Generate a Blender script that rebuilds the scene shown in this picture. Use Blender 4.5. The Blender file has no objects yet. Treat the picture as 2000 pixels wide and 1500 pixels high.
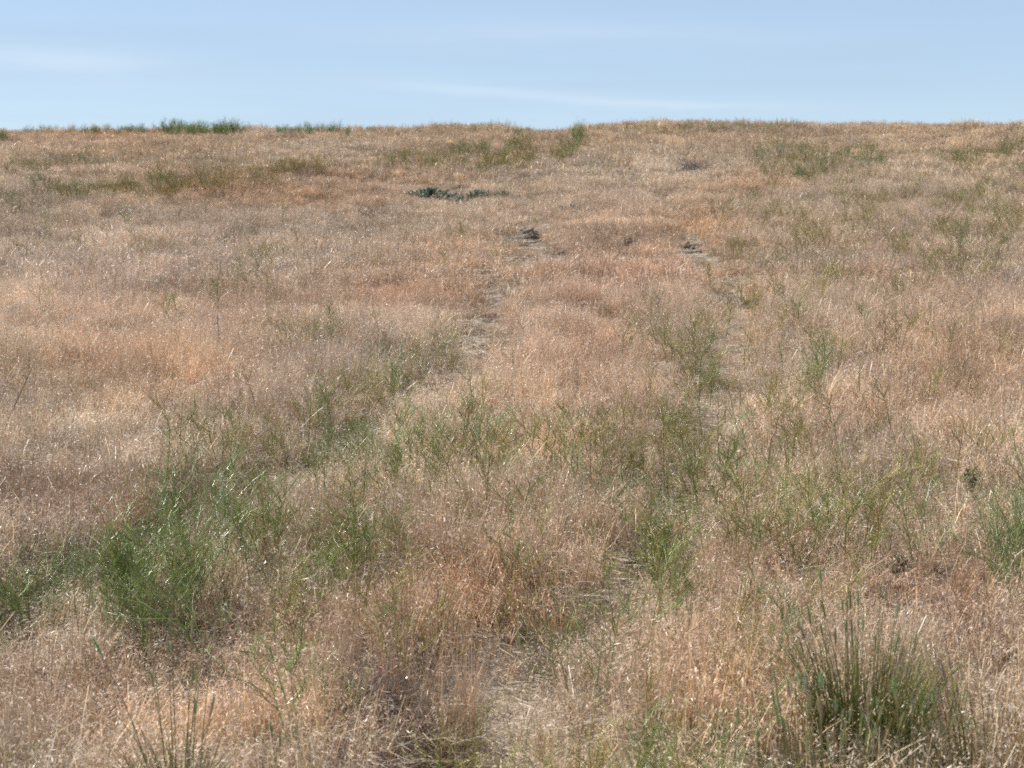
import bpy, math, random
import numpy as np

S = bpy.context.scene
COL = S.collection
R = math.radians
random.seed(11)
rng = np.random.default_rng(11)

# ------------------------------------------------------------------ camera geometry (photo is 2000 x 1500)
F = 2747.0
CZ = 1.42
PITCH = math.atan(320 / F)
cp, sp = math.cos(PITCH), math.sin(PITCH)

def ray(px, py):
    u = (750 - py) / F
    y = cp + sp * u
    return ((px - 1000) / F) / y, (-sp + cp * u) / y          # dx/dY, dz/dY

def project(X, Y, Z):
    d = Y * cp - (Z - CZ) * sp
    u = Y * sp + (Z - CZ) * cp
    return 1000 + F * X / d, 750 - F * u / d, d

# ------------------------------------------------------------------ noise
def _hash(ix, iy, seed):
    h = (ix.astype(np.int64) * 374761393 + iy.astype(np.int64) * 668265263 + seed * 1442695041) & 0xFFFFFFFF
    h = ((h ^ (h >> 13)) * 1274126177) & 0xFFFFFFFF
    h = ((h ^ (h >> 16)) * 2246822519) & 0xFFFFFFFF
    return ((h ^ (h >> 15)) & 0xFFFFFF) / float(0xFFFFFF)

def vn(x, y, seed=0):
    x = np.asarray(x, float); y = np.asarray(y, float)
    ix, iy = np.floor(x), np.floor(y)
    fx, fy = x - ix, y - iy
    fx = fx * fx * (3 - 2 * fx); fy = fy * fy * (3 - 2 * fy)
    a = _hash(ix, iy, seed); b = _hash(ix + 1, iy, seed)
    c = _hash(ix, iy + 1, seed); d = _hash(ix + 1, iy + 1, seed)
    return (a * (1 - fx) + b * fx) * (1 - fy) + (c * (1 - fx) + d * fx) * fy

def fbm(x, y, seed=0, o=3):
    t, amp, n = 0, 1.0, 0
    for k in range(o):
        t = t + amp * vn(x * 2 ** k + 17.3 * k, y * 2 ** k - 9.1 * k, seed + k); n += amp; amp *= .5
    return t / n

# ------------------------------------------------------------------ terrain
_prof = [(3.6, 1450), (4.4, 1260), (5.5, 1075), (7.4, 850), (10.3, 662), (13, 570), (16.5, 496), (22, 412), (29, 345), (36, 291), (42, 259)]
_py = [-60, -10, 0, 2] ; _pz = [-1.0, -.1, 0.0, 0.03]
for d, y in _prof:
    _py.append(d); _pz.append(CZ + d * ray(1000, y)[1])
for d, z in [(45, _pz[-1] + .13), (49, _pz[-1] + .10), (56, _pz[-1] - .35), (75, _pz[-1] - 2.2), (120, _pz[-1] - 6), (420, _pz[-1] - 18)]:
    _py.append(d); _pz.append(z)
_py = np.array(_py, float); _pz = np.array(_pz, float)
_h = np.diff(_py); _s = np.diff(_pz) / _h
_m = np.zeros(len(_py)); _m[0] = _s[0]; _m[-1] = _s[-1]
_m[1:-1] = (_s[:-1] * _h[1:] + _s[1:] * _h[:-1]) / (_h[1:] + _h[:-1])

def base(Y):
    Y = np.clip(np.asarray(Y, float), _py[0], _py[-1])
    k = np.clip(np.searchsorted(_py, Y) - 1, 0, len(_h) - 1)
    t = (Y - _py[k]) / _h[k]
    t2, t3 = t * t, t * t * t
    return (2*t3-3*t2+1)*_pz[k] + (t3-2*t2+t)*_h[k]*_m[k] + (-2*t3+3*t2)*_pz[k+1] + (t3-t2)*_h[k]*_m[k+1]

def march(px, py, hf, y0=1.6, y1=46.0):
    dx, dz = ray(px, py)
    Y = np.concatenate([np.arange(y0, 12, .02), np.arange(12, y1, .06)])
    below = (CZ + Y * dz) <= hf(Y * dx, Y)
    Yh = Y[np.argmax(below)] if below.any() else y1
    return float(Yh * dx), float(Yh)

RUT_R = [(760, 1650), (880, 1490), (1000, 1350), (1080, 1270), (1190, 1165), (1290, 1070), (1395, 840), (1448, 690), (1440, 600), (1385, 485), (1290, 385), (1195, 315), (1128, 262)]
RUT_L = [(-420, 1400), (0, 1215), (330, 1075), (520, 965), (610, 915), (740, 830), (840, 765), (930, 690), (970, 598), (1035, 480), (1040, 400), (1000, 330), (1008, 265)]
_flat = lambda X, Y: base(Y)
RUTS = [np.array([march(x, y, _flat) for x, y in r]) for r in (RUT_L, RUT_R)]

def rut_dist(X, Y):
    X = np.asarray(X, float); Y = np.asarray(Y, float)
    best = np.full(np.broadcast(X, Y).shape, 99.0)
    for P in RUTS:
        for a, b in zip(P[:-1], P[1:]):
            v = b - a; L = v @ v
            t = np.clip(((X - a[0]) * v[0] + (Y - a[1]) * v[1]) / L, 0, 1)
            best = np.minimum(best, np.hypot(X - a[0] - t * v[0], Y - a[1] - t * v[1]))
    return best

def gau(X, Y, cx, cy, sx, sy):
    return np.exp(-((X - cx) / sx) ** 2 - ((Y - cy) / sy) ** 2)

def terrain(X, Y):
    X = np.asarray(X, float); Y = np.asarray(Y, float)
    z = base(Y)
    far = np.clip((Y - 12) / 20, 0, 1)
    z = z + .09 * (fbm(X * .45, Y * .45, 5) - .5) + .14 * (fbm(X * 1.5, Y * 1.5, 9, 2) - .5) * (1 - .2 * far) + .05 * (vn(X * 3.7, Y * 3.7, 14) - .5)
    z = z + .55 * (fbm(X * .09, Y * .09, 21, 2) - .5) * far * np.clip((44 - Y) / 20, .25, 1)
    # berm and hollow behind it, left of the track
    xm = np.clip((X + 9) / 3, 0, 1) * np.clip((-1.2 - X) / 2, 0, 1)
    z = z + xm * (.30 * np.exp(-((Y - 24.5 - .12 * (X + 5)) / 1.3) ** 2) - .30 * np.exp(-((Y - 28.5 - .12 * (X + 5)) / 2.0) ** 2))
    z = z + np.clip(X, -16, 16) * .007 * far
    # gap of the track on the skyline, mounds on either side of it
    z = z - .20 * gau(X, Y, 1.05, 44, .95, 7) + .10 * gau(X, Y, -1.3, 44, 1.3, 5) + .13 * gau(X, Y, 4.0, 44, 2.2, 5)
    # wheel ruts
    r = rut_dist(X, Y)
    z = z - .10 * np.exp(-(r / .24) ** 2) + .04 * np.exp(-((r - .55) / .25) ** 2)
    return z

def at(px, py, lift=0.0):
    X, Y = march(px, py, (lambda a, b: terrain(a, b) + lift) if lift else terrain)
    Z = float(terrain(X, Y))
    return X, Y, Z, Y * cp - (Z - CZ) * sp

# ------------------------------------------------------------------ mesh builder
class MB:
    def __init__(s): s.v = []; s.f = []; s.c = []
    def ribbon(s, P, W, side, col):
        i0 = len(s.v)
        for p, w in zip(P, W):
            s.v.append((p[0] - side[0]*w, p[1] - side[1]*w, p[2] - side[2]*w)); s.v.append((p[0] + side[0]*w, p[1] + side[1]*w, p[2] + side[2]*w))
            s.c += [col, col]
        for k in range(len(P) - 1):
            a = i0 + 2 * k; s.f.append((a, a + 1, a + 3, a + 2))
    def leaf(s, a, b, w, side, col, mid=.4):
        i0 = len(s.v)
        m = [a[k] + (b[k] - a[k]) * mid for k in range(3)]
        s.v += [tuple(a), (m[0]+side[0]*w, m[1]+side[1]*w, m[2]+side[2]*w), tuple(b), (m[0]-side[0]*w, m[1]-side[1]*w, m[2]-side[2]*w)]
        s.c += [col] * 4
        s.f.append((i0, i0 + 1, i0 + 2, i0 + 3))
    def tube(s, P, Rr, col, n=3, col2=None):
        P = [np.array(p, float) for p in P]
        i0 = len(s.v); m = len(P)
        for k in range(m):
            t = P[min(k + 1, m - 1)] - P[max(k - 1, 0)]
            t /= (np.linalg.norm(t) + 1e-9)
            u = np.cross(t, (0.3, .2, 1.0) if abs(t[2]) < .9 else (1.0, .2, .1)); u /= np.linalg.norm(u); w = np.cross(t, u)
            cc = col if col2 is None else tuple(col[j] + (col2[j] - col[j]) * k / (m - 1) for j in range(4))
            for j in range(n):
                a = 2 * math.pi * j / n
                q = P[k] + Rr[k] * (math.cos(a) * u + math.sin(a) * w)
                s.v.append(tuple(q)); s.c.append(cc)
        for k in range(m - 1):
            for j in range(n):
                a = i0 + k * n + j; b = i0 + k * n + (j + 1) % n
                s.f.append((a, b, b + n, a + n))
    def mesh(s, name, mat, smooth=True):
        me = bpy.data.meshes.new(name)
        me.from_pydata(s.v, [], s.f)
        ca = me.color_attributes.new('blade', 'FLOAT_COLOR', 'POINT')
        ca.data.foreach_set('color', np.array(s.c, np.float32).ravel())
        me.materials.append(mat)
        if smooth: me.polygons.foreach_set('use_smooth', [True] * len(me.polygons))
        me.update()
        return me

def link(name, me, parent=None):
    o = bpy.data.objects.new(name, me); COL.objects.link(o)
    if parent: o.parent = parent
    return o

def tag(o, label, cat, group=None, kind=None):
    o['label'] = label
    if cat: o['category'] = cat
    if group: o['group'] = group
    if kind: o['kind'] = kind

# ------------------------------------------------------------------ materials
def nodes(name):
    m = bpy.data.materials.new(name); m.use_nodes = True
    nt = m.node_tree; nt.nodes.clear()
    return m, nt, nt.nodes.new('ShaderNodeOutputMaterial')

def N(nt, t, **kw):
    n = nt.nodes.new(t)
    for k, v in kw.items(): setattr(n, k, v)
    return n

def plant_material(name, trans, rough, spec, instancer=False, objcol=False, noise=0.0):
    m, nt, out = nodes(name)
    va = N(nt, 'ShaderNodeAttribute', attribute_name='blade')
    col = va.outputs['Color']
    def mul(a, b):
        mx = N(nt, 'ShaderNodeMix', data_type='RGBA', blend_type='MULTIPLY'); mx.inputs[0].default_value = 1
        nt.links.new(a, mx.inputs[6]); nt.links.new(b, mx.inputs[7]); return mx.outputs[2]
    if instancer:
        ia = N(nt, 'ShaderNodeAttribute', attribute_name='tint', attribute_type='INSTANCER')
        col = mul(col, ia.outputs['Color'])
    if objcol:
        oi = N(nt, 'ShaderNodeObjectInfo')
        col = mul(col, oi.outputs['Color'])
    if noise:
        tc = N(nt, 'ShaderNodeNewGeometry')
        nz = N(nt, 'ShaderNodeTexNoise'); nz.inputs['Scale'].default_value = noise; nz.inputs['Detail'].default_value = 3
        nt.links.new(tc.outputs['Position'], nz.inputs['Vector'])
        rm = N(nt, 'ShaderNodeValToRGB')
        rm.color_ramp.elements[0].position = .3; rm.color_ramp.elements[0].color = (.72, .72, .72, 1)
        rm.color_ramp.elements[1].position = .7; rm.color_ramp.elements[1].color = (1.2, 1.15, 1.1, 1)
        nt.links.new(nz.outputs[0], rm.inputs[0]); col = mul(col, rm.outputs[0])
    b = N(nt, 'ShaderNodeBsdfPrincipled')
    b.inputs['Roughness'].default_value = rough; b.inputs['Specular IOR Level'].default_value = spec
    nt.links.new(col, b.inputs['Base Color'])
    if trans:
        t = N(nt, 'ShaderNodeBsdfTranslucent'); nt.links.new(col, t.inputs[0])
        mx = N(nt, 'ShaderNodeMixShader'); mx.inputs[0].default_value = trans
        nt.links.new(b.outputs[0], mx.inputs[1]); nt.links.new(t.outputs[0], mx.inputs[2]); nt.links.new(mx.outputs[0], out.inputs[0])
    else:
        nt.links.new(b.outputs[0], out.inputs[0])
    return m

M_grass = plant_material('dry_grass_blades', .13, .36, .45, instancer=True)
M_litter = plant_material('straw', .1, .5, .4, instancer=True)
M_weed = plant_material('green_stems', .12, .27, .9, objcol=True)
M_farweed = plant_material('distant_green_stems', .15, .5, .3, objcol=True)
M_leaf = plant_material('green_leaves', .2, .45, .4, objcol=True)
M_bunch = plant_material('bunch_grass_blades', .34, .42, .5)
M_dead = plant_material('dead_stalk', .05, .5, .4, objcol=True)

def soil_material(name, c1, c2, c3, sc, bump, bare=None):
    m, nt, out = nodes(name)
    g = N(nt, 'ShaderNodeNewGeometry')
    n1 = N(nt, 'ShaderNodeTexNoise'); n1.inputs['Scale'].default_value = sc; n1.inputs['Detail'].default_value = 8; n1.inputs['Roughness'].default_value = .7
    n2 = N(nt, 'ShaderNodeTexNoise'); n2.inputs['Scale'].default_value = sc * 14; n2.inputs['Detail'].default_value = 4
    nt.links.new(g.outputs['Position'], n1.inputs['Vector']); nt.links.new(g.outputs['Position'], n2.inputs['Vector'])
    r = N(nt, 'ShaderNodeValToRGB'); e = r.color_ramp.elements
    e[0].position = .32; e[0].color = (*c1, 1); e[1].position = .68; e[1].color = (*c3, 1)
    k = e.new(.5); k.color = (*c2, 1)
    nt.links.new(n1.outputs[0], r.inputs[0])
    base_col = r.outputs[0]
    if bare:
        r2 = N(nt, 'ShaderNodeValToRGB'); e = r2.color_ramp.elements
        e[0].position = .32; e[0].color = (*bare[0], 1); e[1].position = .68; e[1].color = (*bare[2], 1); k = e.new(.5); k.color = (*bare[1], 1)
        nt.links.new(n1.outputs[0], r2.inputs[0])
        at_ = N(nt, 'ShaderNodeAttribute', attribute_name='bare')
        m2 = N(nt, 'ShaderNodeMix', data_type='RGBA'); nt.links.new(at_.outputs['Fac'], m2.inputs[0]); nt.links.new(base_col, m2.inputs[6]); nt.links.new(r2.outputs[0], m2.inputs[7])
        base_col = m2.outputs[2]
    mx = N(nt, 'ShaderNodeMix', data_type='RGBA', blend_type='OVERLAY'); mx.inputs[0].default_value = .6
    nt.links.new(base_col, mx.inputs[6]); nt.links.new(n2.outputs[0], mx.inputs[7])
    b = N(nt, 'ShaderNodeBsdfPrincipled'); b.inputs['Roughness'].default_value = .95; b.inputs['Specular IOR Level'].default_value = .1
    nt.links.new(mx.outputs[2], b.inputs['Base Color'])
    bp = N(nt, 'ShaderNodeBump'); bp.inputs['Strength'].default_value = .8; bp.inputs['Distance'].default_value = bump
    nt.links.new(n2.outputs[0], bp.inputs['Height']); nt.links.new(bp.outputs[0], b.inputs['Normal'])
    nt.links.new(b.outputs[0], out.inputs[0])
    return m

M_ground = soil_material('dry_soil_and_shaded_thatch', (.125, .09, .062), (.175, .128, .09), (.25, .184, .13), 5.0, .022, ((.36, .27, .20), (.47, .365, .275), (.56, .455, .355)))  # thatch tone darkened to stand for shade in the gaps between tufts
M_clod = soil_material('dry_earth_clod', (.15, .115, .09), (.21, .165, .13), (.29, .235, .19), 9.0, .012)
M_rock = soil_material('pale_stone', (.34, .31, .29), (.45, .42, .39), (.56, .52, .48), 8.0, .008)

# ------------------------------------------------------------------ ground sheet
def spaced(segs):
    out = [segs[0][0]]
    for a, b, st in segs:
        n = max(1, int(round((b - a) / st)))
        out += list(a + (b - a) * (np.arange(1, n + 1) / n))
    return np.array(out)
gy = spaced([(-60, -8, 6), (-8, 1.5, .5), (1.5, 9, .07), (9, 16, .11), (16, 50, .25), (50, 80, 1), (80, 420, 12)])
gx = spaced([(-320, -60, 20), (-60, -26, 2), (-26, -6, .35), (-6, 6, .09), (6, 26, .35), (26, 60, 2), (60, 320, 20)])
GX, GY = np.meshgrid(gx, gy)
GZ = terrain(GX, GY) + .018 * (vn(GX * 9, GY * 9, 31) - .5)
nv = GX.size; nxg = len(gx)
me = bpy.data.meshes.new('ground')
me.vertices.add(nv); me.vertices.foreach_set('co', np.stack([GX, GY, GZ], -1).astype(np.float32).ravel())
ii = (np.arange(len(gy) - 1)[:, None] * nxg + np.arange(nxg - 1)[None, :]).ravel()
quads = np.stack([ii, ii + 1, ii + 1 + nxg, ii + nxg], -1).astype(np.int32)
me.loops.add(quads.size); me.loops.foreach_set('vertex_index', quads.ravel())
me.polygons.add(len(quads)); me.polygons.foreach_set('loop_start', np.arange(0, quads.size, 4, dtype=np.int32))
me.polygons.foreach_set('use_smooth', [True] * len(quads))
me.update(calc_edges=True); me.validate()
_px, _py2, _d = project(GX, np.maximum(GY, 1.0), GZ)
_b = np.zeros(GX.shape)
for cx, cy, rx, ry, k_ in [(990, 1385, 95, 80, 1.3), (1085, 1275, 55, 40, 1.2), (890, 1495, 60, 25, 1), (1190, 1165, 50, 50, .6), (1290, 1075, 40, 45, 1), (1443, 660, 34, 105, 1.0), (1420, 800, 40, 60, .7), (565, 955, 45, 20, .6)]:
    _b = np.maximum(_b, k_ * np.exp(-((_px - cx) / rx) ** 2 - ((_py2 - cy) / ry) ** 2))
_b = np.clip(_b * (.6 + .9 * fbm(GX * 5, GY * 5, 15, 3)), 0, 1) * (GY > 1)
me.attributes.new('bare', 'FLOAT', 'POINT').data.foreach_set('value', _b.astype(np.float32).ravel())
me.materials.append(M_ground)
g = link('ground', me); tag(g, 'dry sandy hillside soil rising to the skyline under the grass', None, kind='structure')

# ------------------------------------------------------------------ dry grass tufts (source meshes, not linked to the scene)
def unit(a, e):
    return (math.cos(a) * math.cos(e), math.sin(a) * math.cos(e), math.sin(e))

STEM = (.74, .57, .365); SPIKE = (.76, .60, .475)
def tuft(seed, radius, n, wmul, hmin, hmax, nsp, dead=.12):
    r = random.Random(seed); b = MB()
    heads = []
    for _ in range(9):
        rr = radius * math.sqrt(r.random()); a = r.random() * 6.283
        heads.append((rr * math.cos(a), rr * math.sin(a), r.uniform(.5, 1.15), r.uniform(.62, 1.22), r.random() < .2, r.uniform(.3, 1.2)))
    for _ in range(n):
        hx, hy, hh, hv, bare_stem, hw = heads[min(8, int(9 * r.random() ** 1.3))]
        if r.random() < .2: hx, hy = r.gauss(0, .6) * radius, r.gauss(0, .6) * radius
        rr = abs(r.gauss(0, .16 * radius)); a = r.random() * 6.283
        x, y = hx + rr * math.cos(a), hy + rr * math.sin(a); rr = min(radius, math.hypot(x, y)) 
        h = hh * r.uniform(hmin, hmax) * (1.05 - .25 * rr / radius)
        la = a + r.gauss(0, 1.2); lean = abs(r.gauss(.16, .22)) * (.6 + .5 * hw)
        v = r.uniform(.68, 1.2) * hv
        t = r.random()
        sc = tuple(c * v for c in (STEM if t < .75 else (.56, .35, .21) if t < .9 else (.55, .48, .39))) + (1,)
        side = (math.cos(la + r.uniform(0, 3.14)), math.sin(la + r.uniform(0, 3.14)), 0)
        P = []
        for k in range(4):
            q = k / 3
            o = lean * h * (q ** 1.7) * 1.3
            P.append((x + o * math.cos(la), y + o * math.sin(la), h * q * (1 - .18 * lean * q) - .02 * (k == 0)))
        w = .0008 * wmul
        b.ribbon(P, (w * 1.4, w * 1.2, w, w * .7), side, sc)
        if bare_stem and r.random() < .8: continue
        # nodding one-sided panicle of spikelets
        v2 = r.uniform(.75, 1.12) * (.5 + .5 * hv); t = r.random()
        pc = SPIKE if t < .55 else (.57, .385, .28) if t < .78 else (.70, .60, .46)
        pc = tuple(min(.85, c * v2) for c in pc) + (1,)
        for k in range(nsp):
            q = .55 + .45 * r.random()
            o = lean * h * (q ** 1.7) * 1.3
            s0 = (x + o * math.cos(la), y + o * math.sin(la), h * q * (1 - .18 * lean * q))
            pa = la + r.gauss(0, .8); pe = r.uniform(-.9, .7)
            L0 = r.uniform(.006, .026); d = unit(pa, pe * .4 + .3)
            s1 = [s0[j] + d[j] * L0 for j in range(3)]
            L = r.uniform(.010, .021) * (1 + .10 * wmul); d2 = unit(pa + r.gauss(0, .4), pe - .65)
            s2 = [s1[j] + d2[j] * L for j in range(3)]
            sd = unit(pa + 1.57 + r.gauss(0, .5), r.uniform(-.8, .8))
            b.leaf(s1, s2, .00095 * wmul * r.uniform(.7, 1.25), sd, pc)
        # withered leaf blades near the base
        if r.random() < .55:
            la2 = r.random() * 6.283; L = h * r.uniform(.35, .7)
            Q = [(x, y, 0), (x + .35*L*math.cos(la2), y + .35*L*math.sin(la2), L*.55), (x + .85*L*math.cos(la2), y + .85*L*math.sin(la2), L*r.uniform(.3, .6))]
            b.ribbon(Q, (w * 1.2, w * 1.1, w * .3), (-math.sin(la2), math.cos(la2), 0), tuple(c * r.uniform(.6, 1.0) for c in (.56, .41, .26)) + (1,))
    return b

def litter(seed, radius, n, wmul):
    r = random.Random(seed); b = MB()
    for _ in range(n):
        rr = radius * math.sqrt(r.random()); a = r.random() * 6.283
        x, y = rr * math.cos(a), rr * math.sin(a); d = r.random() * 6.283; L = r.uniform(.03, .13); e = r.gauss(.05, .15)
        v = r.uniform(.5, 1.15); c = tuple(k * v for k in ((.66, .54, .40) if r.random() < .7 else (.50, .40, .31))) + (1,)
        z = r.uniform(.002, .02)
        P = [(x, y, z), (x + .5*L*math.cos(d), y + .5*L*math.sin(d), z + abs(e) * L * .6 + .004), (x + L*math.cos(d + .3), y + L*math.sin(d + .3), z + max(0, e) * L)]
        w = .0009 * wmul
        b.ribbon(P, (w, w, w * .5), (-math.sin(d) * .7, math.cos(d) * .7, .7), c)
    return b

def src_collection(name, meshes):
    c = bpy.data.collections.new(name)
    for k, me in enumerate(meshes):
        o = bpy.data.objects.new('%s_%02d' % (name, k), me); c.objects.link(o)
    return c

NV = 7
tufts = [tuft(100 + k, .17, 112, 1.0, .15, .27, 9).mesh('tuft', M_grass) for k in range(NV)]
tufts += [tuft(200 + k, .21, 95, 1.9, .15, .26, 7).mesh('tuft', M_grass) for k in range(NV)]
tufts += [tuft(300 + k, .34, 110, 3.4, .15, .25, 6).mesh('tuft', M_grass) for k in range(NV)]
SRC_T = src_collection('tuft_source', tufts)
lits = [litter(400 + k, .2, 120, 1.0).mesh('litter', M_litter) for k in range(4)]
SRC_L = src_collection('litter_source', lits)

def scatter(name, pts, rot, scl, idx, tint, src, label):
    me = bpy.data.meshes.new(name); n = len(pts)
    me.vertices.add(n); me.vertices.foreach_set('co', np.asarray(pts, np.float32).ravel())
    a = me.attributes.new('rot', 'FLOAT_VECTOR', 'POINT'); a.data.foreach_set('vector', np.asarray(rot, np.float32).ravel())
    a = me.attributes.new('scl', 'FLOAT_VECTOR', 'POINT'); a.data.foreach_set('vector', np.asarray(scl, np.float32).ravel())
    a = me.attributes.new('idx', 'INT', 'POINT'); a.data.foreach_set('value', np.asarray(idx, np.int32))
    a = me.attributes.new('tint', 'FLOAT_COLOR', 'POINT'); a.data.foreach_set('color', np.concatenate([tint, np.ones((n, 1))], 1).astype(np.float32).ravel())
    o = link(name, me); tag(o, label, None, kind='stuff')
    ng = bpy.data.node_groups.new(name + '_scatter', 'GeometryNodeTree')
    ng.interface.new_socket('Geometry', in_out='INPUT', socket_type='NodeSocketGeometry')
    ng.interface.new_socket('Geometry', in_out='OUTPUT', socket_type='NodeSocketGeometry')
    nn = ng.nodes; L = ng.links
    gi = nn.new('NodeGroupInput'); go = nn.new('NodeGroupOutput')
    ci = nn.new('GeometryNodeCollectionInfo'); ci.inputs['Collection'].default_value = src
    ci.inputs['Separate Children'].default_value = True; ci.inputs['Reset Children'].default_value = True
    ip = nn.new('GeometryNodeInstanceOnPoints'); ip.inputs['Pick Instance'].default_value = True
    def na(nm, dt):
        q = nn.new('GeometryNodeInputNamedAttribute'); q.data_type = dt; q.inputs['Name'].default_value = nm
        return [s for s in q.outputs if s.enabled and s.name == 'Attribute'][0]
    er = nn.new('FunctionNodeEulerToRotation')
    L.new(gi.outputs[0], ip.inputs['Points']); L.new(ci.outputs[0], ip.inputs['Instance'])
    L.new(na('idx', 'INT'), ip.inputs['Instance Index']); L.new(na('rot', 'FLOAT_VECTOR'), er.inputs[0])
    L.new(er.outputs[0], ip.inputs['Rotation']); L.new(na('scl', 'FLOAT_VECTOR'), ip.inputs['Scale'])
    L.new(ip.outputs[0], go.inputs[0])
    md = o.modifiers.new('scatter', 'NODES'); md.node_group = ng
    return o

def jgrid(y0, y1, st, marg=3.4):
    hw = .50 * y1 + marg
    xs = np.arange(-hw, hw, st); ys = np.arange(y0, y1, st)
    X, Y = np.meshgrid(xs, ys); X = X + rng.uniform(-.5, .5, X.shape) * st; Y = Y + rng.uniform(-.5, .5, Y.shape) * st
    k = np.abs(X) < .50 * np.maximum(Y, 2) + marg
    return X[k], Y[k]

CL = [
 (1030, 472, 54, 26, 'largest dark earth clod, on the left rut below the leafy shrubs'),
 (1068, 492, 14, 9, 'small earth clod just below right of the largest clod'),
 (1100, 500, 22, 12, 'rounded earth clod between the ruts, right of the small one'),
 (1228, 480, 30, 12, 'flat earth clod midway between the two ruts'),
 (1338, 492, 40, 18, 'dark earth clod beside a white stone on the right rut'),
 (1466, 604, 30, 17, 'grey earth clod on the bare right rut, above the flat slab'),
 (1452, 642, 40, 8, 'flat grey slab of earth sunk in the right rut'),
 (1425, 580, 16, 8, 'little earth clod by the grey straw on the right rut'),
 (968, 604, 24, 15, 'dark earth clod at the top of the bare left rut'),
 (952, 628, 24, 10, 'earth clod in the bare left rut, second from its top'),
 (928, 690, 56, 18, 'broad earth clod at the wide bare part of the left rut'),
 (1168, 618, 14, 10, 'lone small brown clod in grass between the ruts'),
 (714, 600, 20, 9, 'small dark clod in the reddish grass left of the left rut'),
 (1495, 520, 18, 8, 'small dark clod in grass just right of the right rut'),
 (80, 358, 18, 9, 'small grey clod in the grass at the far left'),
]
CLEAR = [c[:4] for c in CL] + [(1330, 480, 18, 9), (884, 1494, 40, 20), (1075, 1292, 24, 9), (878, 380, 40, 8), (1350, 325, 40, 8), (728, 420, 30, 8), (652, 426, 24, 6)]
THIN = [(1690, 1440, 120, 50), (1640, 1530, 190, 60), (345, 1500, 110, 70), (1445, 1510, 60, 40), (1800, 1520, 120, 60), (1895, 965, 60, 30)]
# colour of the grass, plus painted shade by the grass wall, by patch of ground: (centre x, y, radius x, y in photo pixels, colour multiplier, strength)
TINTS = [
 (820, 590, 170, 50, (1.02, .78, .64), .7), (560, 385, 330, 26, (1.10, .92, .76), .7), (500, 350, 420, 12, (.95, .76, .68), .5),
 (1230, 545, 260, 60, (1.02, .80, .72), .6), (880, 500, 120, 30, (1.08, .93, .78), .5), (1400, 500, 60, 110, (1.1, .97, .80), .5),
 (1450, 650, 40, 90, (1.18, .95, .68), .8), (350, 560, 300, 130, (1.02, .96, .95), .6), (470, 630, 230, 60, (1.10, 1.03, 1.0), .6),
 (120, 620, 160, 100, (1.0, .93, .90), .5), (300, 740, 220, 60, (1.1, .90, .70), .5), (90, 990, 130, 50, (.70, .58, .56), .7),
 (330, 1010, 110, 40, (.74, .58, .52), .6), (1090, 240, 1100, 45, (1.02, .93, .84), .5), (200, 265, 260, 30, (1.12, .96, .80), .6),
 (1780, 560, 260, 130, (.92, .78, .70), .5), (1900, 760, 180, 110, (1.02, .84, .70), .6), (1620, 850, 200, 60, (.98, .82, .76), .5),
 (1530, 1150, 330, 70, (.92, .74, .68), .6), (1900, 1230, 110, 150, (.72, .53, .44), .7), (1400, 1380, 160, 120, (1.02, .82, .64), .6),
 (900, 1210, 240, 90, (1.05, .78, .58), .6), (500, 1440, 330, 80, (1.02, .86, .72), .45), (120, 1420, 160, 90, (1.0, .83, .74), .5),
 (430, 1300, 130, 40, (.70, .57, .54), .6), (720, 1310, 100, 50, (.72, .64, .64), .7), (860, 1390, 60, 60, (.66, .50, .42), .7),  # last patch puts the shade under the grass wall into the tint
 (1150, 700, 180, 90, (1.08, .86, .74), .6), (1480, 370, 70, 22, (1.0, .80, .66), .6), (1150, 440, 250, 60, (1.03, .85, .74), .4),
 (1340, 460, 60, 50, (1.1, .9, .68), .6), (1550, 340, 160, 40, (.86, .82, .70), .5), (1900, 330, 130, 70, (.88, .82, .70), .5),
 (420, 330, 350, 28, (.82, .76, .62), .6), (950, 300, 230, 30, (.85, .78, .64), .6), (1050, 880, 230, 120, (.98, .84, .72), .4),
]
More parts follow.
